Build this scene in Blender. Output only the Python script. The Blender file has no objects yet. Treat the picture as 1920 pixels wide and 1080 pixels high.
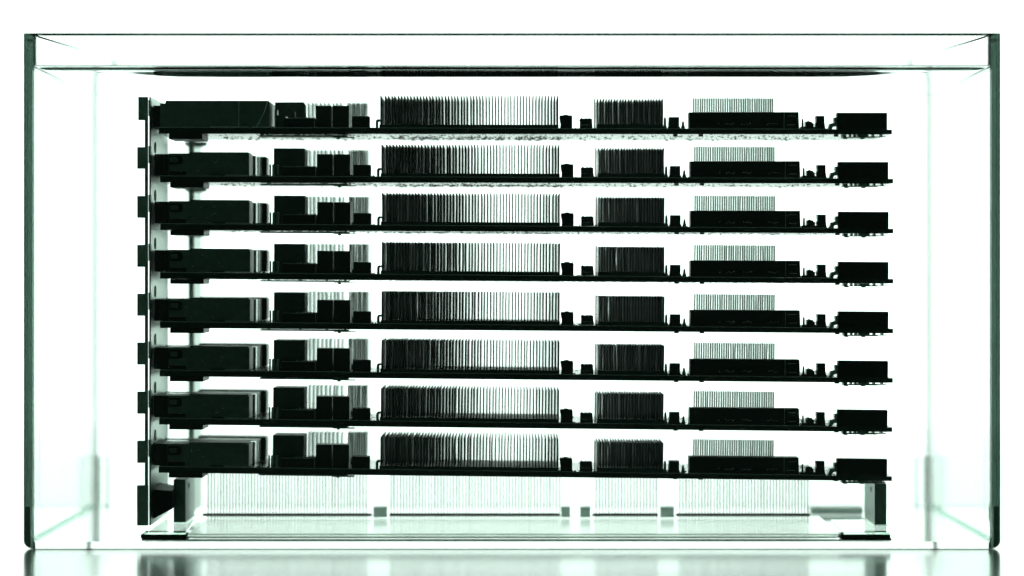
import bpy, bmesh, math, random
from mathutils import Vector, Matrix

scene = bpy.context.scene
U = 0.00019            # metres per unit; one unit is one photograph pixel on the tank's front face
D = 4260.0             # camera to front pane
N_GLASS, N_LIQ = 1.50, 1.30
WALL = 16.0

# ------------------------------------------------------------------ camera, light, exposure
cam_d = bpy.data.cameras.new('camera')
cam = bpy.data.objects.new('camera', cam_d)
scene.collection.objects.link(cam)
scene.camera = cam
cam.location = (0, -D * U, 0)
cam.rotation_euler = (math.radians(90), 0, 0)
cam_d.sensor_width = 36.0
cam_d.lens = 36.0 * D / 1920.0
cam_d.shift_y = -35.0 / 1920.0
cam_d.clip_start = 0.01
cam_d.clip_end = 50.0
cam_d.dof.use_dof = True
cam_d.dof.focus_distance = (D + 112) * U
cam_d.dof.aperture_fstop = 3.6

world = bpy.data.worlds.new('World')
scene.world = world
world.use_nodes = True
bg = world.node_tree.nodes['Background']
bg.inputs['Color'].default_value = (0.50, 1.0, 0.74, 1)
bg.inputs['Strength'].default_value = 0.030
# dim room behind the camera, a little brighter overhead in front of the tank
_w = world.node_tree
_g = _w.nodes.new('ShaderNodeNewGeometry')
_s = _w.nodes.new('ShaderNodeSeparateXYZ'); _w.links.new(_g.outputs['Incoming'], _s.inputs[0])
_y = _w.nodes.new('ShaderNodeMath'); _y.operation = 'MAXIMUM'; _y.inputs[1].default_value = 0.0
_w.links.new(_s.outputs['Y'], _y.inputs[0])
_z = _w.nodes.new('ShaderNodeMapRange'); _z.inputs['From Min'].default_value = -0.35; _z.inputs['From Max'].default_value = -0.75
_z.inputs['To Min'].default_value = 0.0; _z.inputs['To Max'].default_value = 0.36
_w.links.new(_s.outputs['Z'], _z.inputs['Value'])
_m = _w.nodes.new('ShaderNodeMath'); _m.operation = 'MULTIPLY_ADD'; _m.inputs[2].default_value = 0.030
_w.links.new(_y.outputs[0], _m.inputs[0]); _w.links.new(_z.outputs[0], _m.inputs[1])
_w.links.new(_m.outputs[0], bg.inputs['Strength'])

PANEL_COL = (0.82, 1.0, 0.915, 1)
PANEL_STRENGTH = 2.3

scene.view_settings.view_transform = 'Standard'
scene.view_settings.look = 'None'
scene.view_settings.exposure = 0.0
scene.view_settings.gamma = 1.0
scene.view_settings.use_curve_mapping = False
scene.render.engine = 'CYCLES'
cy = scene.cycles
cy.max_bounces = 28
cy.transmission_bounces = 24
cy.glossy_bounces = 12
cy.diffuse_bounces = 3
cy.transparent_max_bounces = 24
cy.caustics_reflective = True
cy.caustics_refractive = True
cy.blur_glossy = 0.3
cy.sample_clamp_indirect = 6.0
cy.use_denoising = True

# ------------------------------------------------------------------ materials
def mat(name, col, rough=0.5, metal=0.0, spec=0.5, noise=0.0, nscale=3000.0, bump=0.0, rough_var=0.0):
    m = bpy.data.materials.new(name)
    m.use_nodes = True
    nt = m.node_tree
    b = nt.nodes['Principled BSDF']
    b.inputs['Base Color'].default_value = (*col, 1)
    b.inputs['Roughness'].default_value = rough
    b.inputs['Metallic'].default_value = metal
    b.inputs['Specular IOR Level'].default_value = spec
    if noise or bump or rough_var:
        tc = nt.nodes.new('ShaderNodeTexCoord')
        n = nt.nodes.new('ShaderNodeTexNoise')
        n.inputs['Scale'].default_value = nscale
        n.inputs['Detail'].default_value = 4
        nt.links.new(tc.outputs['Object'], n.inputs['Vector'])
        if noise:
            mr = nt.nodes.new('ShaderNodeMapRange')
            mr.inputs['To Min'].default_value = 1 - noise
            mr.inputs['To Max'].default_value = 1 + noise
            mx = nt.nodes.new('ShaderNodeVectorMath'); mx.operation = 'SCALE'
            mx.inputs[0].default_value = col
            nt.links.new(n.outputs['Fac'], mr.inputs['Value'])
            nt.links.new(mr.outputs['Result'], mx.inputs['Scale'])
            nt.links.new(mx.outputs['Vector'], b.inputs['Base Color'])
        if rough_var:
            mr2 = nt.nodes.new('ShaderNodeMapRange')
            mr2.inputs['To Min'].default_value = max(0.02, rough - rough_var)
            mr2.inputs['To Max'].default_value = rough + rough_var
            nt.links.new(n.outputs['Fac'], mr2.inputs['Value'])
            nt.links.new(mr2.outputs['Result'], b.inputs['Roughness'])
        if bump:
            bp = nt.nodes.new('ShaderNodeBump')
            bp.inputs['Strength'].default_value = bump
            bp.inputs['Distance'].default_value = 0.0002
            nt.links.new(n.outputs['Fac'], bp.inputs['Height'])
            nt.links.new(bp.outputs['Normal'], b.inputs['Normal'])
    return m

def glass(name, ior, col=(1, 1, 1), rough=0.0):
    m = bpy.data.materials.new(name)
    m.use_nodes = True
    nt = m.node_tree
    nt.nodes.clear()
    o = nt.nodes.new('ShaderNodeOutputMaterial')
    g = nt.nodes.new('ShaderNodeBsdfGlass')
    g.inputs['IOR'].default_value = ior
    g.inputs['Color'].default_value = (*col, 1)
    g.inputs['Roughness'].default_value = rough
    nt.links.new(g.outputs[0], o.inputs['Surface'])
    return m

M_GLASS = glass('tank glass', N_GLASS)
_nt = M_GLASS.node_tree
_at = _nt.nodes.new('ShaderNodeAttribute'); _at.attribute_name = 'outer_ior'
_nt.links.new(_at.outputs['Fac'], [n for n in _nt.nodes if n.type == 'BSDF_GLASS'][0].inputs['IOR'])
_va = _nt.nodes.new('ShaderNodeVolumeAbsorption')
_va.inputs['Color'].default_value = (0.0, 0.16, 0.09, 1)
_va.inputs['Density'].default_value = 20.0
_nt.links.new(_va.outputs[0], [n for n in _nt.nodes if n.type == 'OUTPUT_MATERIAL'][0].inputs['Volume'])
M_SLAB = glass('clear base glass', N_GLASS)
_nt = M_SLAB.node_tree
_at = _nt.nodes.new('ShaderNodeAttribute'); _at.attribute_name = 'outer_ior'
_nt.links.new(_at.outputs['Fac'], [n for n in _nt.nodes if n.type == 'BSDF_GLASS'][0].inputs['IOR'])
M_LIQ = glass('coolant surface', N_LIQ, (0.99, 1.0, 0.995))
M_ACRYL = glass('clear acrylic under coolant', 1.49 / N_LIQ, (0.975, 1.0, 0.985))
M_SATIN = glass('satin acrylic under coolant', 1.49 / N_LIQ, (0.99, 1.0, 0.99), 0.2)
M_THRU = bpy.data.materials.new('coolant against glass')
M_THRU.use_nodes = True
_nt = M_THRU.node_tree; _nt.nodes.clear()
_o = _nt.nodes.new('ShaderNodeOutputMaterial'); _t = _nt.nodes.new('ShaderNodeBsdfTransparent')
_nt.links.new(_t.outputs[0], _o.inputs['Surface'])

M_PCB = mat('solder mask', (0.010, 0.030, 0.020), 0.22, 0, 0.5, 0.3, 900, 0.05)
M_PLASTIC = mat('black plastic', (0.006, 0.010, 0.008), 0.45, 0, 0.4, 0.3, 1500)
M_CHIP = mat('chip package', (0.012, 0.020, 0.016), 0.35, 0, 0.5, 0.3, 2500)
M_FIN = mat('anodised fins', (0.03, 0.05, 0.04), 0.40, 0.0, 0.35, 0.4, 1500, 0.0, 0.12)
M_FIN_BRIGHT = mat('bare aluminium fins', (0.42, 0.50, 0.46), 0.30, 0.9, 0.5, 0.2, 1500, 0.0, 0.1)
M_FIN_POL = mat('polished aluminium fins', (0.72, 0.80, 0.76), 0.12, 1.0, 0.5, 0.1, 1500)
M_MARK = mat('pale marks and glints', (0.85, 0.88, 0.86), 0.6, 0, 0.5)  # pale paint for small marks and painted-in edge highlights
M_CAGE = mat('dull steel cage', (0.11, 0.15, 0.13), 0.42, 0.6, 0.5, 0.25, 700, 0.1, 0.1)
M_STEEL = mat('brushed steel', (0.34, 0.43, 0.38), 0.33, 0.95, 0.5, 0.25, 500, 0.15, 0.1)
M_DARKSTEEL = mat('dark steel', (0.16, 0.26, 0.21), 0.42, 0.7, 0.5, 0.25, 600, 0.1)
M_RUBBER = mat('black rubber', (0.005, 0.010, 0.008), 0.6, 0, 0.3, 0.3, 900)
M_TIN = mat('tinned leads', (0.5, 0.6, 0.55), 0.25, 1.0, 0.5)
M_SPACER = mat('translucent grey spacer', (0.24, 0.33, 0.28), 0.3, 0, 0.5, 0.3, 400)
M_SPACER.node_tree.nodes['Principled BSDF'].inputs['Transmission Weight'].default_value = 0.6
M_SPACER.node_tree.nodes['Principled BSDF'].inputs['IOR'].default_value = 1.12

# ------------------------------------------------------------------ helpers
C = scene.collection
def app(Y):                    # apparent depth behind the front pane of a point at real depth Y in the coolant
    return WALL / N_GLASS + (Y - WALL) / N_LIQ if Y > WALL else Y / N_GLASS
def fac(Y):
    return (D + app(Y)) / D
def px(x, Y): return (x - 960.0) * fac(Y)
def pz(y, Y): return (505.0 - y) * fac(Y)

def add_box(bm, x0, x1, y0, y1, z0, z1, bev=0.0, mi=0):
    vs = [bm.verts.new((x * U, y * U, z * U)) for x in (x0, x1) for y in (y0, y1) for z in (z0, z1)]
    fs = []
    for q in ((0, 1, 3, 2), (4, 6, 7, 5), (0, 4, 5, 1), (2, 3, 7, 6), (0, 2, 6, 4), (1, 5, 7, 3)):
        f = bm.faces.new([vs[i] for i in q]); f.material_index = mi; fs.append(f)
    if bev:
        es = list({e for f in fs for e in f.edges})
        bmesh.ops.bevel(bm, geom=es, offset=bev * U, segments=2, affect='EDGES', profile=0.5)
    return vs

def add_prism(bm, pts, y0, y1, mi=0):           # pts: (x, z) outline, extruded in depth
    a = [bm.verts.new((x * U, y0 * U, z * U)) for x, z in pts]
    b = [bm.verts.new((x * U, y1 * U, z * U)) for x, z in pts]
    n = len(pts)
    for f in ([bm.faces.new(a)], [bm.faces.new(b[::-1])]):
        f[0].material_index = mi
    for i in range(n):
        f = bm.faces.new((a[i], b[i], b[(i + 1) % n], a[(i + 1) % n])); f.material_index = mi

def add_cyl(bm, cx, cy_, z0, z1, r0, r1=None, seg=14, axis='z', caps=True):
    r1 = r0 if r1 is None else r1
    rings = []
    for z, r in ((z0, r0), (z1, r1)):
        ring = []
        for i in range(seg):
            t = 2 * math.pi * i / seg
            if axis == 'z': p = (cx + r * math.cos(t), cy_ + r * math.sin(t), z)
            elif axis == 'x': p = (z, cx + r * math.cos(t), cy_ + r * math.sin(t))
            else: p = (cx + r * math.cos(t), z, cy_ + r * math.sin(t))
            ring.append(bm.verts.new([c * U for c in p]))
        rings.append(ring)
    for i in range(seg):
        j = (i + 1) % seg
        bm.faces.new((rings[0][i], rings[0][j], rings[1][j], rings[1][i]))
    bm.faces.new(rings[0][::-1]); bm.faces.new(rings[1])

def add_lathe(bm, cx, cy_, prof, seg=18):
    rings = [[bm.verts.new(((cx + r * math.cos(2 * math.pi * i / seg)) * U, (cy_ + r * math.sin(2 * math.pi * i / seg)) * U, z * U))
              for i in range(seg)] for z, r in prof]
    for k in range(len(rings) - 1):
        for i in range(seg):
            j = (i + 1) % seg
            bm.faces.new((rings[k][i], rings[k][j], rings[k + 1][j], rings[k + 1][i]))
    bm.faces.new(rings[0][::-1]); bm.faces.new(rings[-1])

def obj(name, bm, mats, parent=None, label=None, smooth=False):
    bmesh.ops.recalc_face_normals(bm, faces=bm.faces[:])
    me = bpy.data.meshes.new(name)
    bm.to_mesh(me); bm.free()
    for m in (mats if isinstance(mats, (list, tuple)) else [mats]):
        me.materials.append(m)
    if smooth:
        for p in me.polygons: p.use_smooth = True
    o = bpy.data.objects.new(name, me)
    C.objects.link(o)
    if parent is not None: o.parent = parent
    if label: o['label'] = label
    return o

def tag(o, label, cat, group=None, kind=None):
    o['label'] = label
    if cat: o['category'] = cat
    if group: o['group'] = group
    if kind: o['kind'] = kind
    return o

def thing(name, loc, label, cat, group=None):
    o = bpy.data.objects.new(name, None)
    C.objects.link(o)
    o.empty_display_size = 0.01
    o.location = [c * U for c in loc]
    return tag(o, label, cat, group)

# ------------------------------------------------------------------ setting: table and lit backdrop
FLOOR_Z = -524.6
bm = bmesh.new()
vs = [bm.verts.new((x * U, y * U, FLOOR_Z * U)) for x, y in ((-5200, -5600), (5200, -5600), (5200, 3500), (-5200, 3500))]
bm.faces.new(vs)
m = mat('glossy white table', (0.94, 0.96, 0.95), 0.10, 0.0, 1.0)
nt = m.node_tree
b = nt.nodes['Principled BSDF']
b.inputs['IOR'].default_value = 1.9
b.inputs['Metallic'].default_value = 0.55
n = nt.nodes.new('ShaderNodeTexNoise'); n.inputs['Scale'].default_value = 14; n.inputs['Detail'].default_value = 5
tc = nt.nodes.new('ShaderNodeTexCoord'); mr = nt.nodes.new('ShaderNodeMapRange')
mr.inputs['To Min'].default_value = 0.15; mr.inputs['To Max'].default_value = 0.19
nt.links.new(tc.outputs['Object'], n.inputs['Vector']); nt.links.new(n.outputs['Fac'], mr.inputs['Value'])
nt.links.new(mr.outputs['Result'], b.inputs['Roughness'])
o = obj('table_surface', bm, m); o['kind'] = 'structure'

bm = bmesh.new()
vs = [bm.verts.new((x * U, 3500 * U, z * U)) for x, z in ((-2120, FLOOR_Z), (2120, FLOOR_Z), (2120, 1120), (-2120, 1120))]
bm.faces.new(vs)
m = bpy.data.materials.new('lit white backdrop')
m.use_nodes = True
nt = m.node_tree; nt.nodes.clear()
oo = nt.nodes.new('ShaderNodeOutputMaterial'); e = nt.nodes.new('ShaderNodeEmission')
e.inputs['Color'].default_value = PANEL_COL; e.inputs['Strength'].default_value = PANEL_STRENGTH
nt.links.new(e.outputs[0], oo.inputs['Surface'])
o = obj('backdrop', bm, m); o['kind'] = 'structure'

# ------------------------------------------------------------------ glass tank
HX, Y_BACK = 917.5, 907.0
Z_BOT, Z_FLOOR, Z_TOP, Z_LIQ = -524.0, -512.0, 443.0, 383.0
BACK_RISE = 36.0
def rrect(x0, x1, y0, y1, r, seg=12):
    pts = []
    for cx, cy_, a0 in ((x1 - r, y0 + r, -90), (x1 - r, y1 - r, 0), (x0 + r, y1 - r, 90), (x0 + r, y0 + r, 180)):
        for i in range(seg + 1):
            a = math.radians(a0 + 90.0 * i / seg)
            pts.append((cx + r * math.cos(a), cy_ + r * math.sin(a)))
    return pts
bm = bmesh.new()
rings = []
R_OUT, R_BOT, R_IN = 9.0, 17.0, 11.0
def ring_at(inset_outer, z, inner=False, extra=0.0, top=False):
    if not inner:
        iy = inset_outer * 0.06
        p = rrect(-HX + inset_outer, HX - inset_outer, iy, Y_BACK - iy, R_OUT)
    else:
        p = rrect(-HX + WALL + extra, HX - WALL - extra, WALL + extra, Y_BACK - WALL - extra, R_IN)
    return [bm.verts.new((x * U, y * U, (z + (BACK_RISE * max(0, y) / Y_BACK if top else 0)) * U)) for x, y in p]
R_BOT = 15.0
for i in range(13):
    a = math.radians(90.0 * i / 12)
    rings.append(ring_at(R_BOT * (1 - math.sin(a)), Z_BOT + R_BOT * (1 - math.cos(a))))
rings.append(ring_at(0, Z_TOP, top=True))
rings.append(ring_at(0, Z_TOP, inner=True, extra=-4.5, top=True))
rings.append(ring_at(0, Z_TOP - 4.7, inner=True, top=True))
k_liq = len(rings)
rings.append(ring_at(0, Z_LIQ, inner=True))
rings.append(ring_at(0, Z_FLOOR, inner=True))
rings.append(ring_at(0, Z_BOT, inner=True))
n = len(rings[0])
for k in range(len(rings)):
    k2 = (k + 1) % len(rings)
    for i in range(n):
        j = (i + 1) % n
        f = bm.faces.new((rings[k][i], rings[k][j], rings[k2][j], rings[k2][i]))
        if k == k_liq: f.material_index = 1
def wet_ior(o):
    att = o.data.attributes.new('outer_ior', 'FLOAT', 'FACE')
    for k, p in enumerate(o.data.polygons):
        att.data[k].value = N_GLASS / N_LIQ if p.material_index == 1 else N_GLASS
    for p in o.data.polygons: p.material_index = 0
tank = thing('glass_tank', (0, 0, 0), 'clear rectangular glass tank with dark green edges enclosing the stack', 'tank')
o = obj('tank_wall', bm, M_GLASS, tank); wet_ior(o)
# clear base slab let in between the walls
bm = bmesh.new()
rings = [ring_at(0, Z_BOT + 0.2, inner=True, extra=0.2), ring_at(0, Z_FLOOR, inner=True, extra=0.2)]
for k in range(len(rings) - 1):
    for i in range(n):
        j = (i + 1) % n
        bm.faces.new((rings[k][i], rings[k][j], rings[k + 1][j], rings[k + 1][i]))
bm.faces.new(rings[0][::-1])
f = bm.faces.new(rings[-1]); f.material_index = 1
o = obj('base_slab', bm, M_SLAB, tank); wet_ior(o)

M_BEAD = glass('clear sealant', 1.08, (0.86, 0.92, 0.895), 0.25)
for sgn in (-1, 1):
    xi = sgn * (HX - WALL)
    bm = bmesh.new()                      # sealant along the foot of the side wall
    add_prism(bm, [(xi - sgn * 0.4, Z_FLOOR + 0.4), (xi - sgn * 4.5, Z_FLOOR + 0.4), (xi - sgn * 0.4, Z_FLOOR + 4.5)], 30, Y_BACK - WALL - 1)
    obj('sealant_bead', bm, M_BEAD, tank)
    bm = bmesh.new()                      # clear strip added inside the front corner for its thin refracted lines
    xa, xb = xi - sgn * 0.5, xi - sgn * 14
    add_box(bm, min(xa, xb), max(xa, xb), WALL + 1, WALL + 5, Z_FLOOR + 7, Z_LIQ - 8, 0.8)
    obj('corner_strip', bm, M_ACRYL, tank)
    bm = bmesh.new()                      # dark bar added for the dark reflection in the lower front corner
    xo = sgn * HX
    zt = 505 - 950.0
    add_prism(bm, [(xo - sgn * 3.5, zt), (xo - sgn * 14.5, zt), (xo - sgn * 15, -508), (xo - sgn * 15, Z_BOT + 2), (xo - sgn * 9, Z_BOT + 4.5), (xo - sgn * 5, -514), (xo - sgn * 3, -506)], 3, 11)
    obj('dark_reflection_bar', bm, M_DARKSTEEL, tank)

# ------------------------------------------------------------------ coolant
g = 0.25
X0, X1, YA, YB = -HX + WALL + g, HX - WALL - g, WALL + g, Y_BACK - WALL - g
MEN_A, MEN_L = 20.0, 22.0
def samples(a, b, fine=(0, 1, 2, 3.5, 5, 7, 9, 12, 15, 19, 24, 30, 38, 48, 60, 80), mid=14):
    s = [a + t for t in fine] + [b - t for t in fine]
    lo, hi = a + fine[-1], b - fine[-1]
    s += [lo + (hi - lo) * i / (mid + 1) for i in range(1, mid + 1)]
    return sorted(set(s))
xs = samples(X0, X1, mid=26)
ys = sorted(set([YA + t for t in (0, 0.4, 0.8, 1.4, 2, 3, 5, 10, 20, 35, 50, 53, 54, 54.5, 55.2, 56, 57, 57.5, 58.5, 59.5, 61, 64, 70, 76, 78, 80, 82, 85, 88, 91, 94, 98, 100, 102, 105, 108, 116, 121, 126, 131, 137, 145,
           160, 190, 240, 300, 360, 420, 500, 600, 700, 780)] + [YB - t for t in (0, 1, 2, 3.5, 5, 7, 9, 12, 15, 19, 24, 30, 38, 48, 60)]))
PROF = ((0, 384.2), (0.8, 382.3), (2.0, 381.5), (5, 381.1), (53, 380.9), (54.5, 380.4), (57.5, 378.0), (59.5, 377.6), (64, 377.4))
TAIL_A = ((64, 377.4), (78, 377.3), (82, 376.6), (98, 369.6), (102, 368.5), (108, 368.2), (900, 368.2))
TAIL_B = ((64, 377.4), (84, 377.3), (420, 368.2), (900, 368.2))
def interp(t, d):
    for (a, za), (b, zb_) in zip(t, t[1:]):
        if d <= b: return za + (zb_ - za) * (d - a) / (b - a)
    return t[-1][1]
def liq_z(x, y):
    d = y - YA
    if d <= 64: z = interp(PROF, d)
    else:
        w = min(1.0, max(0.0, (830 - abs(x)) / 220.0)); w = w * w * (3 - 2 * w)
        z = interp(TAIL_B, d) * (1 - w) + interp(TAIL_A, d) * w
    e = max(math.exp(-q / 9.0) for q in (x - X0, X1 - x, YB - y))
    return z + (383.5 - z) * e
bm = bmesh.new()
grid = [[bm.verts.new((x * U, y * U, liq_z(x, y) * U)) for y in ys] for x in xs]
for i in range(len(xs) - 1):
    for j in range(len(ys) - 1):
        f = bm.faces.new((grid[i][j], grid[i + 1][j], grid[i + 1][j + 1], grid[i][j + 1])); f.smooth = True
border = [grid[i][0] for i in range(len(xs))] + [grid[-1][j] for j in range(1, len(ys))] + \
         [grid[i][-1] for i in range(len(xs) - 2, -1, -1)] + [grid[0][j] for j in range(len(ys) - 2, 0, -1)]
low = [bm.verts.new((v.co.x, v.co.y, (Z_FLOOR + g) * U)) for v in border]
for i in range(len(border)):
    j = (i + 1) % len(border)
    f = bm.faces.new((border[i], low[i], low[j], border[j])); f.material_index = 1
f = bm.faces.new(low[::-1]); f.material_index = 1
liq = obj('coolant', bm, [M_LIQ, M_THRU])
tag(liq, 'clear liquid filling the glass tank almost to its rim', 'liquid', kind='stuff')

# ------------------------------------------------------------------ circuit cards
YC = 150.0                                   # front plane of the cards
F0 = fac(YC)
DEPTH = 285.0
def lx(x, yl=0.0): return (x - 960.0) * fac(YC + yl)
def hz(h): return h * F0                      # height above the board's lower face
def rear_h(y, yl):                            # height of a rear feature read off the fourth card, whose lower face lies at y 527
    return (505 - y) * fac(YC + yl) - (505 - 527.0) * F0

def part_box(name, root, x0, x1, y0, y1, z0, z1, m, bev=0.5, label=None):
    bm = bmesh.new()
    add_box(bm, lx(x0, y0), lx(x1, y0), y0, y1, z0, z1, bev)
    return obj(name, bm, m, root, label)

def fins_mesh(xs_, y0, y1, z0, z1, th, rng, bend=1.2, lean=0.5):
    bm = bmesh.new()
    nz = 6
    for x in xs_:
        kb = rng.gauss(0, bend * 0.5) if rng.random() < 0.35 else rng.gauss(0, bend * 0.1)
        ln = rng.gauss(0, lean)
        ln2 = rng.gauss(0, lean)
        dz = rng.uniform(-0.25, 0.25)
        cols = []
        for yy, l in ((y0, ln), (y1, ln2)):
            for side in (-th / 2, th / 2):
                c = []
                for k in range(nz + 1):
                    t = k / nz
                    c.append(bm.verts.new(((x + side + l * t + kb * math.sin(math.pi * t)) * U, yy * U, (z0 + (z1 + dz - z0) * t) * U)))
                cols.append(c)
        a, b_, c_, d_ = cols
        for k in range(nz):
            bm.faces.new((a[k], b_[k], b_[k + 1], a[k + 1]))
            bm.faces.new((c_[k + 1], d_[k + 1], d_[k], c_[k]))
            bm.faces.new((a[k + 1], c_[k + 1], c_[k], a[k]))
            bm.faces.new((b_[k], d_[k], d_[k + 1], b_[k + 1]))
        bm.faces.new((a[-1], b_[-1], d_[-1], c_[-1]))
        bm.faces.new((b_[0], a[0], c_[0], d_[0]))
    return bm

def smd(bm, rng, n_, x0, x1, y0, y1, z, down, hmax=3.5):
    for _ in range(n_):
        w, d_, h = rng.choice(((2.6, 1.6, 1.3), (1.6, 2.6, 1.3), (3, 2, 1.7), (2, 2, 1.2), (4.5, 4, hmax * 0.7), (1.4, 1.4, 1.8)))
        cx = rng.uniform(x0, x1); cy_ = rng.uniform(y0, y1)
        h *= rng.uniform(0.6, 1.15)
        if down: h = min(h, 0.3 + cy_ * 0.008)
        zz = (z - h, z) if down else (z, z + h)
        add_box(bm, cx - w / 2, cx + w / 2, cy_ - d_ / 2, cy_ + d_ / 2, *zz)

# board lower edge at x 450 and x 1665, and sideways offset, read for each card
ROWS = [(250.9, 251.9, -2.2), (342.0, 344.2, 0.0), (431.9, 437.8, 0.4), (523.5, 531.8, 0.2),
        (616.0, 625.2, 0.0), (707.0, 717.9, -0.6), (797.4, 810.0, -1.6), (888.0, 902.0, -2.4)]
WHERE = ['topmost circuit card, just under the liquid surface, with a long shroud at its left end',
         'second circuit card from the top of the stack',
         'third circuit card from the top of the stack',
         'fourth circuit card from the top, just above the middle of the stack',
         'fifth circuit card from the top, just below the middle of the stack',
         'sixth circuit card from the top of the stack',
         'seventh circuit card from the top, second from the bottom',
         'lowest circuit card, resting above the two square metal posts']

def heat_sink(root, name_label, x0, x1, base_h, base_bot, fin_top, y0, y1, xs_, th, m, rng, bend=1.0, lean=0.45):
    bm = bmesh.new()
    add_box(bm, lx(x0), lx(x1), y0, y1, base_bot, base_h, 0.4)
    hs = obj('heat_sink', bm, m, root, name_label)
    fb = fins_mesh([lx(x) for x in xs_], y0 + 1, y1 - 1, base_h - 0.5, fin_top, th, rng, bend, lean)
    obj('fins', fb, m, hs)
    return hs

def make_card(i):
    yl_, yr_, dx = ROWS[i]
    rng = random.Random(40 + i)
    slope = (yr_ - yl_) / 1215.0
    ym = yl_ + slope * 510.0
    root = thing('circuit_card', (dx * F0, YC, pz(ym, YC)), WHERE[i], 'circuit card', 'circuit cards stacked in the tank')
    root.rotation_euler = (0, math.atan(slope), 0)
    T = hz(11.5)
    top = lambda x: hz(12.6 - (x - 300) * 2.4 / 1260)
    # board
    bm = bmesh.new()
    add_prism(bm, [(lx(300), 0), (lx(1664), 0), (lx(1664), hz(0.3)), (lx(1674.5), hz(0.3)), (lx(1674.5), hz(8.8)), (lx(1664), hz(8.8)),
                   (lx(1560), hz(9.6)), (lx(1510), hz(10.2)), (lx(300), hz(12.6))], 0, DEPTH)
    bd = obj('board', bm, M_PCB, root)
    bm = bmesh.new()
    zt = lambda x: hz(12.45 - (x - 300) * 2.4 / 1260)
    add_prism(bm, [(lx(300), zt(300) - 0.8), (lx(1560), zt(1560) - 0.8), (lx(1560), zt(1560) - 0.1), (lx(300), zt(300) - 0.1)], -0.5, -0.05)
    obj('edge_highlight', bm, M_MARK, bd)  # pale strip painting in the bevel highlight along the board's front edge
    # tiny surface-mount parts
    bm = bmesh.new()
    smd(bm, rng, 520, lx(400), lx(1560), 12, DEPTH - 6, 0, True, 3.5)
    smd(bm, rng, 350, lx(740), lx(1060), 120, DEPTH - 10, 0, True, 3.5)
    smd(bm, rng, 90, lx(480), lx(660), 20, 160, 0, True, 4.0)
    for x in (1270, 1318, 1573):
        add_cyl(bm, lx(x), 30, -hz(3.2), 0, hz(4.5), seg=12)
    o = obj('underside_components', bm, M_CHIP, root); o['kind'] = 'stuff'
    bm = bmesh.new()
    for (a, b_, cnt) in ((470, 530, 40), (590, 714, 60), (1050, 1120, 34), (1246, 1296, 22), (1500, 1572, 40)):
        smd(bm, rng, cnt, lx(a), lx(b_), 3, DEPTH - 20, hz(10.4), False, 3.5)
        smd(bm, rng, cnt // 3, lx(a), lx(b_), 1.5, 12, top((a + b_) / 2), False, 3)
    o = obj('topside_components', bm, M_CHIP, root); o['kind'] = 'stuff'
    # under the left end: clamp block, and the stiffening strip with its bolt
    bm = bmesh.new()
    add_box(bm, lx(318), lx(381), 8, 120, -hz(9.5), -0.3, 0.6)
    obj('clamp_block', bm, M_PLASTIC, root)
    bm = bmesh.new()
    add_box(bm, lx(486), lx(652), 20, 70, -hz(4.2), -hz(1.6), 0.2)
    for x in (500, 560, 610, 645):
        add_cyl(bm, lx(x), 45, -hz(2), 0, hz(2.2), seg=10)
    add_box(bm, lx(624), lx(665), 24, 60, -hz(5.6), -hz(4.6))
    st = obj('stiffening_strip', bm, M_DARKSTEEL, root)
    bm = bmesh.new()
    add_lathe(bm, lx(634), 40, [(-hz(8.6), hz(1.4)), (-hz(7.8), hz(3.0)), (-hz(5.2), hz(3.4)), (-hz(5.2), hz(1.5)), (-hz(1), hz(1.5))])
    obj('bolt', bm, M_DARKSTEEL, st)
    # spring clip under the right end
    bm = bmesh.new()
    add_box(bm, lx(1583), lx(1647), 10, 50, -hz(5.6), -hz(4.4))
    add_box(bm, lx(1628), lx(1665), 14, 44, -hz(4.4), -hz(3.4))
    for x in (1583, 1597, 1605, 1640, 1655): add_box(bm, lx(x), lx(x + 3.5), 16, 40, -hz(4.4), -0.2)
    add_box(bm, lx(1612), lx(1632), 12, 48, -hz(4.5), -0.2, 0.3)
    cl = obj('retaining_clip', bm, M_DARKSTEEL, root)
    for x in (1590, 1622):
        bm = bmesh.new()
        add_lathe(bm, lx(x), 28, [(-hz(7.8), hz(3.2)), (-hz(7.0), hz(4.3)), (-hz(4.6), hz(4.5)), (-hz(4.4), hz(2.5)), (-hz(0.2), hz(2.5))])
        obj('bolt', bm, M_DARKSTEEL, cl)
    # left end: connector cages
    if i == 0:
        bm = bmesh.new()
        add_prism(bm, [(lx(302), hz(12.4)), (lx(507), hz(12.4)), (lx(507), hz(60)), (lx(505), hz(62.2)), (lx(314), hz(62.2)), (lx(312), hz(60)), (lx(312), hz(57)), (lx(302), hz(57))], 3, 190)
        cg = obj('shroud', bm, M_CAGE, root, 'long dark sheet metal shroud over the left end')
        bm = bmesh.new()
        add_box(bm, lx(449.4), lx(450.2), 2.2, 2.9, hz(13), hz(61))
        add_box(bm, lx(396), lx(507), 2.0, 2.9, hz(12.6), hz(13.6))
        add_prism(bm, [(lx(482), hz(13)), (lx(483.4), hz(13)), (lx(497), hz(38)), (lx(504.5), hz(61)), (lx(503.3), hz(61)), (lx(495.6), hz(38))], 2.2, 2.9)
        obj('seam', bm, M_MARK, cg)
        bm = bmesh.new()
        add_prism(bm, [(lx(513), hz(49)), (lx(513), hz(62.5)), (lx(567), hz(62.8)), (lx(570), hz(58)), (lx(570), hz(49))], 60, 100)
        for a, b_, c, d_ in ((512.5, 516.2, 12.4, 49), (516.2, 519.4, 12.4, 38), (519.4, 532.5, 12.4, 49), (532.5, 536.5, 36, 49), (536.5, 550.5, 12.4, 49), (550.5, 553, 12.4, 30), (550.5, 553, 45, 49), (553, 570, 12.4, 49)):
            add_box(bm, lx(a), lx(b_), 60, 100, hz(c), hz(d_) - 0.01)
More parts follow.
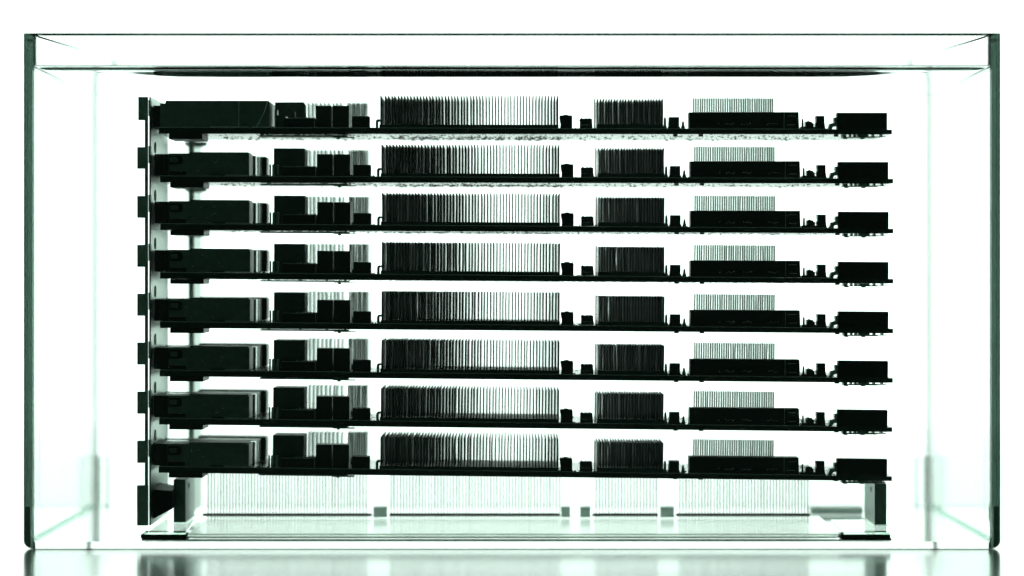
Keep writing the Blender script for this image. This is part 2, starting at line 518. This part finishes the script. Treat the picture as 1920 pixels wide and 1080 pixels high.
        obj('rear_block', bm, M_CAGE, root)
        bm = bmesh.new()
        add_box(bm, lx(400, 150), lx(500, 150), 150, 280, hz(55), hz(65.5), 4)
        obj('cover_plate', bm, M_DARKSTEEL, root)
    else:
        jit = rng.uniform(-2, 2)
        for k, (a, b_, y0, y1, h) in enumerate(((316, 467 + jit, 3, 92, 54.5), (310, 479.5 + jit / 2, 100, 135, 54.0), (310, 484.5, 143, 180, 54.5), (310, 488.8, 188, 212, 54.0))):
            bm = bmesh.new()
            add_box(bm, lx(a, y0), lx(b_, y0), y0, y1, hz(12.4) + 0.3, hz(h), 1.0)
            if k == 0:
                add_box(bm, lx(355), lx(465), y0 + 8, y1 - 3, hz(h) - 0.5, hz(h + 2.6), 0.4)
                for xx, zz in ((352, 40), (365, 40), (398, 39), (402, 39), (411, 38), (399, 22), (411, 22), (366, 22)):
                    add_cyl(bm, lx(xx + rng.uniform(-1, 1)), hz(zz), y0 - 0.7, y0 + 0.5, hz(rng.uniform(1.0, 2.6)), axis='y', seg=10)
            cg = obj('connector_cage', bm, M_TIN if k in (1, 3) else M_CAGE, root)
            if k == 0:
                bm = bmesh.new()
                add_prism(bm, [(lx(317), hz(33.5)), (lx(338), hz(33.5)), (lx(341.5), hz(36)), (lx(342.5), hz(42)), (lx(341.5), hz(47)), (lx(338), hz(50)), (lx(317), hz(50))], y0 - 1.2, y0 - 0.1)
                add_box(bm, lx(317), lx(349), y0 - 1.6, y0 - 0.1, hz(12.6), hz(20.5), 0.3)
                add_box(bm, lx(396), lx(421), y0 - 1.0, y0 - 0.1, hz(12.6), hz(14.6))
                obj('latch_slot', bm, M_RUBBER, cg)
                bm = bmesh.new()
                add_box(bm, lx(319), lx(333), y0 - 2.2, y0 - 1.2, hz(37.5), hz(46.5), 0.8)
                obj('latch', bm, M_CAGE, cg)
                bm = bmesh.new()
                add_box(bm, lx(422), lx(466), y0 - 0.9, y0 - 0.1, hz(13.0), hz(13.8))
                for _ in range(7):
                    xx, zz = rng.uniform(335, 420), rng.choice((38.5, 43, 22, 30)) + rng.uniform(-2, 2)
                    add_box(bm, lx(xx), lx(xx + rng.uniform(0.8, 2.5)), y0 - 1.6, y0 - 0.9, hz(zz), hz(zz + 0.8))
                obj('rivet_glints', bm, M_MARK, cg)  # pale flecks and edge line painting in the glints on the cage front
            if k == 1:
                pass
        bm = bmesh.new()
        add_box(bm, lx(372, 220), lx(501, 220), 220, 283, hz(13), hz(57), 4)
        obj('rear_cover', bm, M_CAGE, root)
    # black port block between the rail and the cage
    bm = bmesh.new()
    add_box(bm, lx(288), lx(315.5), 14, 150, hz(13), hz(53.5), 0.6)
    add_box(bm, lx(303), lx(306), 10, 16, hz(16), hz(52), 0.3)
    add_cyl(bm, lx(306), hz(18), 6, 15, hz(3), axis='y', seg=12)
    obj('port_block', bm, M_PLASTIC, root)
    # capacitors
    if i > 0:
        for a, b_, y_ in ((504, 507.5, 12), (509, 515.6, 8), (517.6, 524.5, 8)):
            bm = bmesh.new()
            r = (lx(b_) - lx(a)) / 2
            add_lathe(bm, (lx(a) + lx(b_)) / 2, y_ + r, [(hz(12), r), (hz(14.5), r), (hz(15), r * .93), (hz(33), r * .93), (hz(34.4), r * .75)])
            obj('capacitor', bm, M_STEEL, root)
            bm = bmesh.new()
            add_box(bm, (lx(a) + lx(b_)) / 2 + r * 0.5, (lx(a) + lx(b_)) / 2 + r * 0.75, y_ - 0.8, y_ - 0.2, hz(16), hz(34.8))
            obj('highlight_band', bm, M_TIN, root) if False else bm.free()
    # tall blocks and the low front connector
    yb = 90.0
    if i > 0:
        part_box('power_module', root, 513, 571.5, yb, yb + 95, hz(11), rear_h(459.8, yb), M_CAGE, 0.8)
    x0c = 535 if i == 0 else 529
    part_box('low_connector', root, x0c, 592, 6, 60, hz(11.6), hz(30.3), M_PLASTIC, 0.6)
    bm = bmesh.new()
    for x in (556, 562, 569, 575, 581, 586, 590):
        if x < 592: add_cyl(bm, lx(x), 20 + rng.uniform(-6, 10), hz(30), hz(30.3 + rng.uniform(0.8, 2.4)), hz(rng.uniform(1, 2.6)), seg=10)
    add_box(bm, lx(x0c) , lx(592), 5.3, 5.9, hz(29.6), hz(30.1))  # connector's edge highlights painted in as pale strips
    add_box(bm, lx(591.2), lx(591.8), 5.3, 5.9, hz(13), hz(30.1))
    obj('pins_and_edge_glints', bm, M_MARK, root)
    part_box('inductor', root, 594, 623.3, 30, 80, hz(11.4), hz(54.5), M_CHIP, 0.8)
    part_box('inductor', root, 625.6, 656.5, 30, 80, hz(11.4), hz(54.5), M_CHIP, 0.8)
    part_box('relay', root, 662, 694.5, 6, 46, hz(11.2), hz(33.6), M_PLASTIC, 0.7)
    # rear heat sink, out of focus
    yr = 185.0
    bm = bmesh.new()
    add_box(bm, lx(578, yr), lx(692, yr), yr, yr + 85, hz(11.2), hz(20))
    hs = obj('heat_sink', bm, M_FIN_BRIGHT, root, 'bright heat sink behind the tall blocks')
    fx = [px(580, YC + yr) + k * 8.1 for k in range(9)] + [px(654, YC + yr) + k * 4.6 for k in range(9)]
    obj('fins', fins_mesh(fx, yr, yr + 85, hz(19.5), rear_h(459.2, yr), 1.7, rng, 1.0, 0.6), M_FIN_BRIGHT, hs)
    # hook
    bm = bmesh.new()
    add_prism(bm, [(lx(706.5), hz(11.6)), (lx(710.5), hz(11.6)), (lx(710.6), hz(23.5)), (lx(714.5), hz(24.5)), (lx(714.5), hz(27.6)), (lx(710), hz(28)), (lx(707.3), hz(26.2)), (lx(706.3), hz(22))], 4, 26)
    obj('hook', bm, M_DARKSTEEL, root)
    # main heat sink
    xs_ = [715.8, 724.3] + [730.6 + (1048.6 - 730.6) * k / 54 + rng.gauss(0, 0.28) for k in range(55)]
    heat_sink(root, 'long finned heat sink in the middle of the card', 713.4, 1049.6, hz(17.6), hz(11.3), hz(71.6), 2, 210, xs_, 1.9, M_FIN, rng, 0.7, 0.2)
    # small parts right of it
    bm = bmesh.new()
    add_prism(bm, [(lx(1053), hz(11)), (lx(1053.5), hz(20)), (lx(1051.3), hz(32)), (lx(1052), hz(35.2)), (lx(1058.5), hz(35.6)), (lx(1060), hz(36.8)),
                   (lx(1066), hz(36.8)), (lx(1067.5), hz(35.6)), (lx(1074), hz(35.2)), (lx(1075.3), hz(33)), (lx(1075.3), hz(11))], 6, 34)
    add_box(bm, lx(1072.8), lx(1073.7), 10, 11, hz(34), hz(41.2))
    add_cyl(bm, hz(1), hz(1), 0, 0.1, 0.05) if False else None
    obj('toroid_choke', bm, M_PLASTIC, root)
    bm = bmesh.new()
    add_prism(bm, [(lx(1089.5), hz(11.5)), (lx(1089.8), hz(25)), (lx(1088.6), hz(27)), (lx(1090.5), hz(29.3)), (lx(1093), hz(31)), (lx(1095), hz(29.2)), (lx(1099), hz(29.4)), (lx(1101), hz(30.7)),
                   (lx(1103), hz(29.2)), (lx(1107), hz(30.2)), (lx(1110), hz(29.6)), (lx(1112.5), hz(28.6)), (lx(1112.7), hz(22)), (lx(1113.5), hz(14)), (lx(1113.5), hz(11.5))], 6, 34)
    ch = obj('film_capacitor', bm, M_CHIP, root)
    bm = bmesh.new()
    add_box(bm, lx(1091), lx(1109), 5.2, 5.9, hz(17.2), hz(18.0))
    obj('lead', bm, M_TIN, ch)
    # second heat sink
    xs_ = [1123.5 + (1244.6 - 1123.5) * k / 23 + rng.gauss(0, 0.15) for k in range(24)]
    heat_sink(root, 'shorter finned heat sink beside the long one', 1121.5, 1246, hz(18.5), hz(10.9), hz(66), 2, 150, xs_, 1.9, M_FIN, rng, 1.0, 0.25)
    bm = bmesh.new()
    add_box(bm, lx(1117.2), lx(1118.5), 8, 60, hz(10.9), hz(67.2))
    obj('edge_plate', bm, M_FIN, root)
    # pins and block between the second and third heat sinks
    for xx, h in ((1249.6, 33), (1283.6, 25.5)):
        bm = bmesh.new()
        r = hz(2.4)
        add_lathe(bm, lx(xx), 14, [(hz(10.6), r * 1.6), (hz(13.5), r * 1.6), (hz(17), r * 1.1), (hz(h - 8), r), (hz(h - 3), r * .85), (hz(h), r * .25)])
        obj('test_post', bm, M_DARKSTEEL, root)
    bm = bmesh.new()
    add_prism(bm, [(lx(1253.5), hz(10.6)), (lx(1256.5), hz(15)), (lx(1257.5), hz(32.6)), (lx(1276), hz(32.6)), (lx(1276), hz(16)), (lx(1279.5), hz(10.6))], 8, 40)
    obj('potentiometer', bm, M_CHIP, root)
    # slot connector with the third heat sink behind it
    bm = bmesh.new()
    add_prism(bm, [(lx(1294.3), hz(10.4)), (lx(1294.3), hz(41.2)), (lx(1499.5), hz(41.8)), (lx(1500.8), hz(10.4))], 2, 46)
    sc = obj('slot_connector', bm, M_PLASTIC, root)
    bm = bmesh.new()
    for g0, cnt in ((1349, 1), (1362, 4), (1376, 1), (1393, 3), (1404, 2), (1441, 4), (1458, 1)):
        for k in range(cnt):
            h0 = hz(18 + rng.choice((0, 1.6)))
            add_box(bm, lx(g0 + k * 4.1), lx(g0 + k * 4.1 + rng.uniform(0.7, 1.5)), 1.0, 1.8, h0, h0 + hz(rng.uniform(0.8, 1.8)))
    add_box(bm, lx(1472.2), lx(1472.7), 1.2, 1.9, hz(12), hz(40))
    add_box(bm, lx(1479), lx(1494), 1.2, 1.9, hz(17.6), hz(18.2))
    add_box(bm, lx(1478), lx(1494), 1.2, 1.9, hz(34), hz(34.6))
    obj('contacts', bm, M_MARK, sc)
    xs_ = [1303 + (1451.4 - 1303) * k / 35 + rng.gauss(0, 0.06) for k in range(36)]
    heat_sink(root, 'finned heat sink rising behind the slot connector', 1302, 1452, hz(24), hz(10.6), hz(70.6), 52, 78, [960 + (x - 960) / fac(YC) * fac(YC + 52) for x in xs_], 2.1, M_FIN_BRIGHT, rng, 0.5, 0.1)
    # right end parts
    bm = bmesh.new()
    add_lathe(bm, lx(1508), 12, [(hz(10), hz(2.6)), (hz(14), hz(2.3)), (hz(27), hz(1.7)), (hz(29.6), hz(0.9))])
    obj('test_post', bm, M_DARKSTEEL, root)
    bm = bmesh.new()
    add_prism(bm, [(lx(1503), hz(10)), (lx(1504), hz(14.2)), (lx(1513), hz(15)), (lx(1513), hz(24)), (lx(1516.5), hz(24.4)), (lx(1518.5), hz(26)), (lx(1520.5), hz(24.4)), (lx(1525.2), hz(24)),
                   (lx(1525.4), hz(21.6)), (lx(1528.5), hz(21.2)), (lx(1528.8), hz(14.5)), (lx(1549), hz(13.6)), (lx(1551), hz(10))], 7, 32)
    obj('quad_flat_chip', bm, M_CHIP, root)
    bm = bmesh.new()
    add_prism(bm, [(lx(1534), hz(10)), (lx(1531.8), hz(20)), (lx(1533.8), hz(24)), (lx(1533), hz(35)), (lx(1548.8), hz(35)), (lx(1549), hz(22)), (lx(1550.5), hz(12)), (lx(1552), hz(10))], 9, 34)
    obj('transformer', bm, M_PLASTIC, root)
    bm = bmesh.new()
    add_prism(bm, [(lx(1554.5), hz(9.5)), (lx(1556.8), hz(12.5)), (lx(1559), hz(20.6)), (lx(1565), hz(21.4)), (lx(1568.3), hz(23.5)), (lx(1567), hz(27)), (lx(1567), hz(32)),
                   (lx(1571.8), hz(32.4)), (lx(1571.8), hz(15.6)), (lx(1568), hz(15.4)), (lx(1564.6), hz(14)), (lx(1564), hz(10.6)), (lx(1562), hz(9.5))], 10, 34)
    obj('release_lever', bm, M_DARKSTEEL, root)
    part_box('power_connector', root, 1572, 1665.5, 2, 26, hz(6), hz(40.6), M_RUBBER, 0.7)
    return root

for i in range(8):
    make_card(i)

# ------------------------------------------------------------------ mounting rail on the left
rail = thing('mounting_rail', (px(280, YC), YC - 10, pz(985, YC)), 'upright metal rail at the left end holding all the circuit cards', 'bracket')
rx = px(280, YC); rzb = pz(985, YC)
def rl(x): return px(x, YC - 10) - rx
def rz(y): return pz(y, YC - 10) - rzb
bm = bmesh.new()
add_box(bm, rl(279.6), rl(282.6), 2, 292, rz(985), rz(182), 0.3)
obj('side_plate', bm, M_STEEL, rail)
bm = bmesh.new()
add_prism(bm, [(rl(272), rz(984)), (rl(272), rz(183)), (rl(277.6), rz(182)), (rl(277.6), rz(985))], -4, 4)
obj('front_flange', bm, M_DARKSTEEL, rail)
bm = bmesh.new()
add_box(bm, rl(280.8), rl(281.8), -1.5, 1.5, rz(985), rz(182))
obj('edge_strip', bm, M_RUBBER, rail)
TABS = [(260, 182, 225.5), (258, 276, 316.5), (258, 367.5, 408.5), (258, 459, 500.5), (258, 550.5, 592), (258, 642, 683.5), (258, 734, 775.5), (258, 826, 867.5), (257.6, 910, 985)]
for k, (x, y0, y1) in enumerate(TABS):
    bm = bmesh.new()
    add_box(bm, rl(x), rl(277.8), -6, 2 if k < 8 else 8, rz(y1), rz(y0), 0.5)
    if k < 8: add_box(bm, rl(279.2), rl(283.4), -7, 12, rz(y0 + 30 if k else y0 + 36), rz(y0 - 2 if k else y0 + 6), 0.3)
    obj('tab', bm, M_DARKSTEEL, rail)
for y in (274, 365, 456, 547, 638, 729, 820):
    bm = bmesh.new()
    add_cyl(bm, 70, rz(y), rl(282.6) - 0.4, rl(282.6) + 1.4, 22 / 2, seg=20, axis='x')
    obj('screw', bm, M_RUBBER, rail)
bm = bmesh.new()
vs0 = [(40, rz(921)), (150, rz(915)), (150, rz(964)), (40, rz(976))]
a = [bm.verts.new((rl(283) * U, y * U, z * U)) for y, z in vs0]
b_ = [bm.verts.new(((rl(283) + 34) * U, (y * 0.8 + 30) * U, z2 * U)) for (y, z), z2 in zip(vs0, (rz(925), rz(922), rz(956), rz(959)))]
bm.faces.new(a); bm.faces.new(b_[::-1])
for k in range(4): bm.faces.new((a[k], b_[k], b_[(k + 1) % 4], a[(k + 1) % 4]))
obj('foot_latch', bm, M_PLASTIC, rail)

# ------------------------------------------------------------------ rear column behind the left ends
YR = 520.0
xr = px(364, YR)
col = thing('rear_column', (xr, YR, -498), 'blurred upright metal column standing behind the left ends of the cards', 'column')
bm = bmesh.new()
add_box(bm, -12, 0, 0, 150, 0, pz(262, YR) + 498, 2)
obj('rod', bm, M_STEEL, col)
for (yl_, yr_, dx) in ROWS[:7]:
    z = pz(yl_, YC) + 498
    bm = bmesh.new()
    add_lathe(bm, 0, 40, [(z - 9, 15), (z - 6, 23), (z + 2, 24)], 24)
    obj('collar', bm, M_STEEL, col, smooth=False)

# ------------------------------------------------------------------ square posts, clear base and pads
SLED_TOP = -500.0
for (x0, x1, yt, yb, Y0, dp, side, lab) in (
        (325.5, 348, 899, 972, 255, 170, 0, 'square metal post under the left end of the lowest card'),
        (1640, 1662, 907, 984, 200, 170, 1, 'square metal post under the right end of the lowest card')):
    t = thing('support_post', (px((x0 + x1) / 2, Y0), Y0, SLED_TOP), lab, 'post', 'square posts under the lowest card')
    w = (px(x1, Y0) - px(x0, Y0)) / 2
    top = pz(yt, Y0) - SLED_TOP
    bm = bmesh.new()
    add_box(bm, -w, w, 0, dp, 4.2, top, 0.8)
    obj('column', bm, M_DARKSTEEL, t)
    bm = bmesh.new()
    add_box(bm, -w - 2, w + 2, -2, dp + 2, 0.3, 4.0, 0.5)
    obj('foot_plate', bm, M_ACRYL, t)
    bm = bmesh.new()
    sx = w if side == 0 else -w
    add_cyl(bm, dp * 0.35, top * 0.82, sx - 1, sx + 1, 5, seg=16, axis='x')
    obj('screw_head', bm, M_RUBBER, t)

bm = bmesh.new()
add_prism(bm, [(px(352, 40), -507), (px(1578, 40), -507), (px(1578, 40), SLED_TOP - 0.4), (px(352, 40), SLED_TOP - 0.4)], 40, 470)
o = obj('base_plate', bm, M_SATIN)
bp_root = o
tag(o, 'long clear acrylic plate lying on the tank floor beneath the cards', 'plate')
for z0, z1 in ((-511.8, -509.6), (-506.4, -504.8), (-500.0, -499.2)):
    bm = bmesh.new()
    add_box(bm, px(351, 40), px(1577.5, 40), 34, 39.5, z0, z1)
    obj('edge_strip', bm, M_DARKSTEEL, bp_root)

for (x0, x1, X0b, X1b, lab) in ((265, 350, 272, 366, 'clear mount with a black rubber pad at the left front corner of the stack'),
                      (1579, 1672, 1556, 1668, 'clear mount with a black rubber pad at the right front corner of the stack')):
    t = thing('rubber_mount', (px((x0 + x1) / 2, 36), 36, -511.6), lab, 'mount', 'clear mounts under the stack')
    ox = px((x0 + x1) / 2, 36)
    bm = bmesh.new()
    add_box(bm, px(x0, 36) - ox, px(x1, 36) - ox, 0, 60, 0.1, 3.9, 0.8)
    add_box(bm, px(x0 - 2, 36) - ox, px(x1 - 2, 36) - ox, 3, 55, 4.0, 11.0, 1.2)
    obj('rubber_pad', bm, M_RUBBER, t)
    bm = bmesh.new()
    yb0, yb1 = 4, 300
    a = [(px(x0 + 4, 40) - ox, yb0), (px(x1 - 2, 40) - ox, yb0), (px(X1b, 340) - ox, yb1), (px(X0b + 26, 340) - ox, yb1)] if x0 < 960 else \
        [(px(x0 + 3, 40) - ox, yb0), (px(x1 - 2, 40) - ox, yb0), (px(X1b, 340) - ox, yb1), (px(X0b, 340) - ox, yb1)]
    lo = [bm.verts.new((x * U, y * U, 11.3 * U)) for x, y in a]
    hi = [bm.verts.new((x * U, y * U, 14.6 * U)) for x, y in a]
    bm.faces.new(lo[::-1]); bm.faces.new(hi)
    for k in range(4): bm.faces.new((lo[k], lo[(k + 1) % 4], hi[(k + 1) % 4], hi[k]))
    bmesh.ops.bevel(bm, geom=bm.edges[:], offset=0.7 * U, segments=2, affect='EDGES')
    obj('clear_plate', bm, M_ACRYL, t)

# ------------------------------------------------------------------ finned strips and spacers at the bottom
YF = 400.0
zb = pz(968, YF)
rng = random.Random(9)
for (x0, x1, f0, f1, lab) in ((380, 697, 390, 686, 'low finned strip below the cards, leftmost of the four strips'),
                              (730, 1050, 733, 1049, 'low finned strip below the long heat sinks, second of the four from the left'),
                              (1111, 1234, 1118, 1231, 'shortest low finned strip below the cards, between two grey spacers'),
                              (1268, 1519, 1275, 1515, 'low finned strip below the slot connectors, rightmost of the four')):
    t = thing('finned_strip', (px((x0 + x1) / 2, YF), YF, zb), lab, 'heat sink', 'finned strips at the bottom of the stack')
    ox = px((x0 + x1) / 2, YF)
    bm = bmesh.new()
    add_box(bm, px(x0, YF) - ox, px(x1, YF) - ox, 0, 14, 0, 5.4, 0.5)
    obj('base_bar', bm, M_PLASTIC, t)
    k = int((f1 - f0) / 5.75)
    xs_ = [px(f0 + (f1 - f0) * q / k, YF) - ox + rng.gauss(0, 0.25) for q in range(k + 1)]
    obj('fins', fins_mesh(xs_, 2, 12, -7, pz(872, YF) - zb, 1.55, rng, 0.4, 0.3), M_PLASTIC, t)
for (x0, x1, lab) in ((700, 725.5, 'small grey spacer in the gap left of the second finned strip'),
                      (1052, 1069, 'small grey spacer just right of the second finned strip'),
                      (1088, 1107, 'small grey spacer just left of the shortest finned strip'),
                      (1238.5, 1264, 'small grey spacer between the shortest and the rightmost finned strips')):
    bm = bmesh.new()
    add_box(bm, px(x0, YF), px(x1, YF), YF, YF + 25, zb - 2, pz(951, YF), 0.8)
    o = obj('spacer_block', bm, M_SPACER)
    tag(o, lab, 'spacer', 'grey spacers between the finned strips')
bm = bmesh.new()
add_box(bm, px(1521, 640), px(1618, 640), 640, 690, Z_FLOOR + 0.4, pz(952, 640), 2)
o = obj('weight_block', bm, M_SPACER)
tag(o, 'blurred grey bar on the tank floor behind the right post', 'block')
for s, side in ((-1, 'left'), (1, 'right')):
    bm = bmesh.new()
    xc = s * 884
    add_box(bm, xc - 9, xc + 9, 846, 889, Z_FLOOR + 0.4, -406, 3)
    o = obj('corner_block', bm, M_ACRYL)
    bm = bmesh.new()
    add_box(bm, s * 899 - 2.0, s * 899 + 1.0, 885, 890, Z_FLOOR + 0.4, -404, 0.3)
    obj('seal', bm, M_DARKSTEEL, o)
    tag(o, 'clear block standing in the back %s corner of the tank' % side, 'block', 'clear blocks in the back corners')
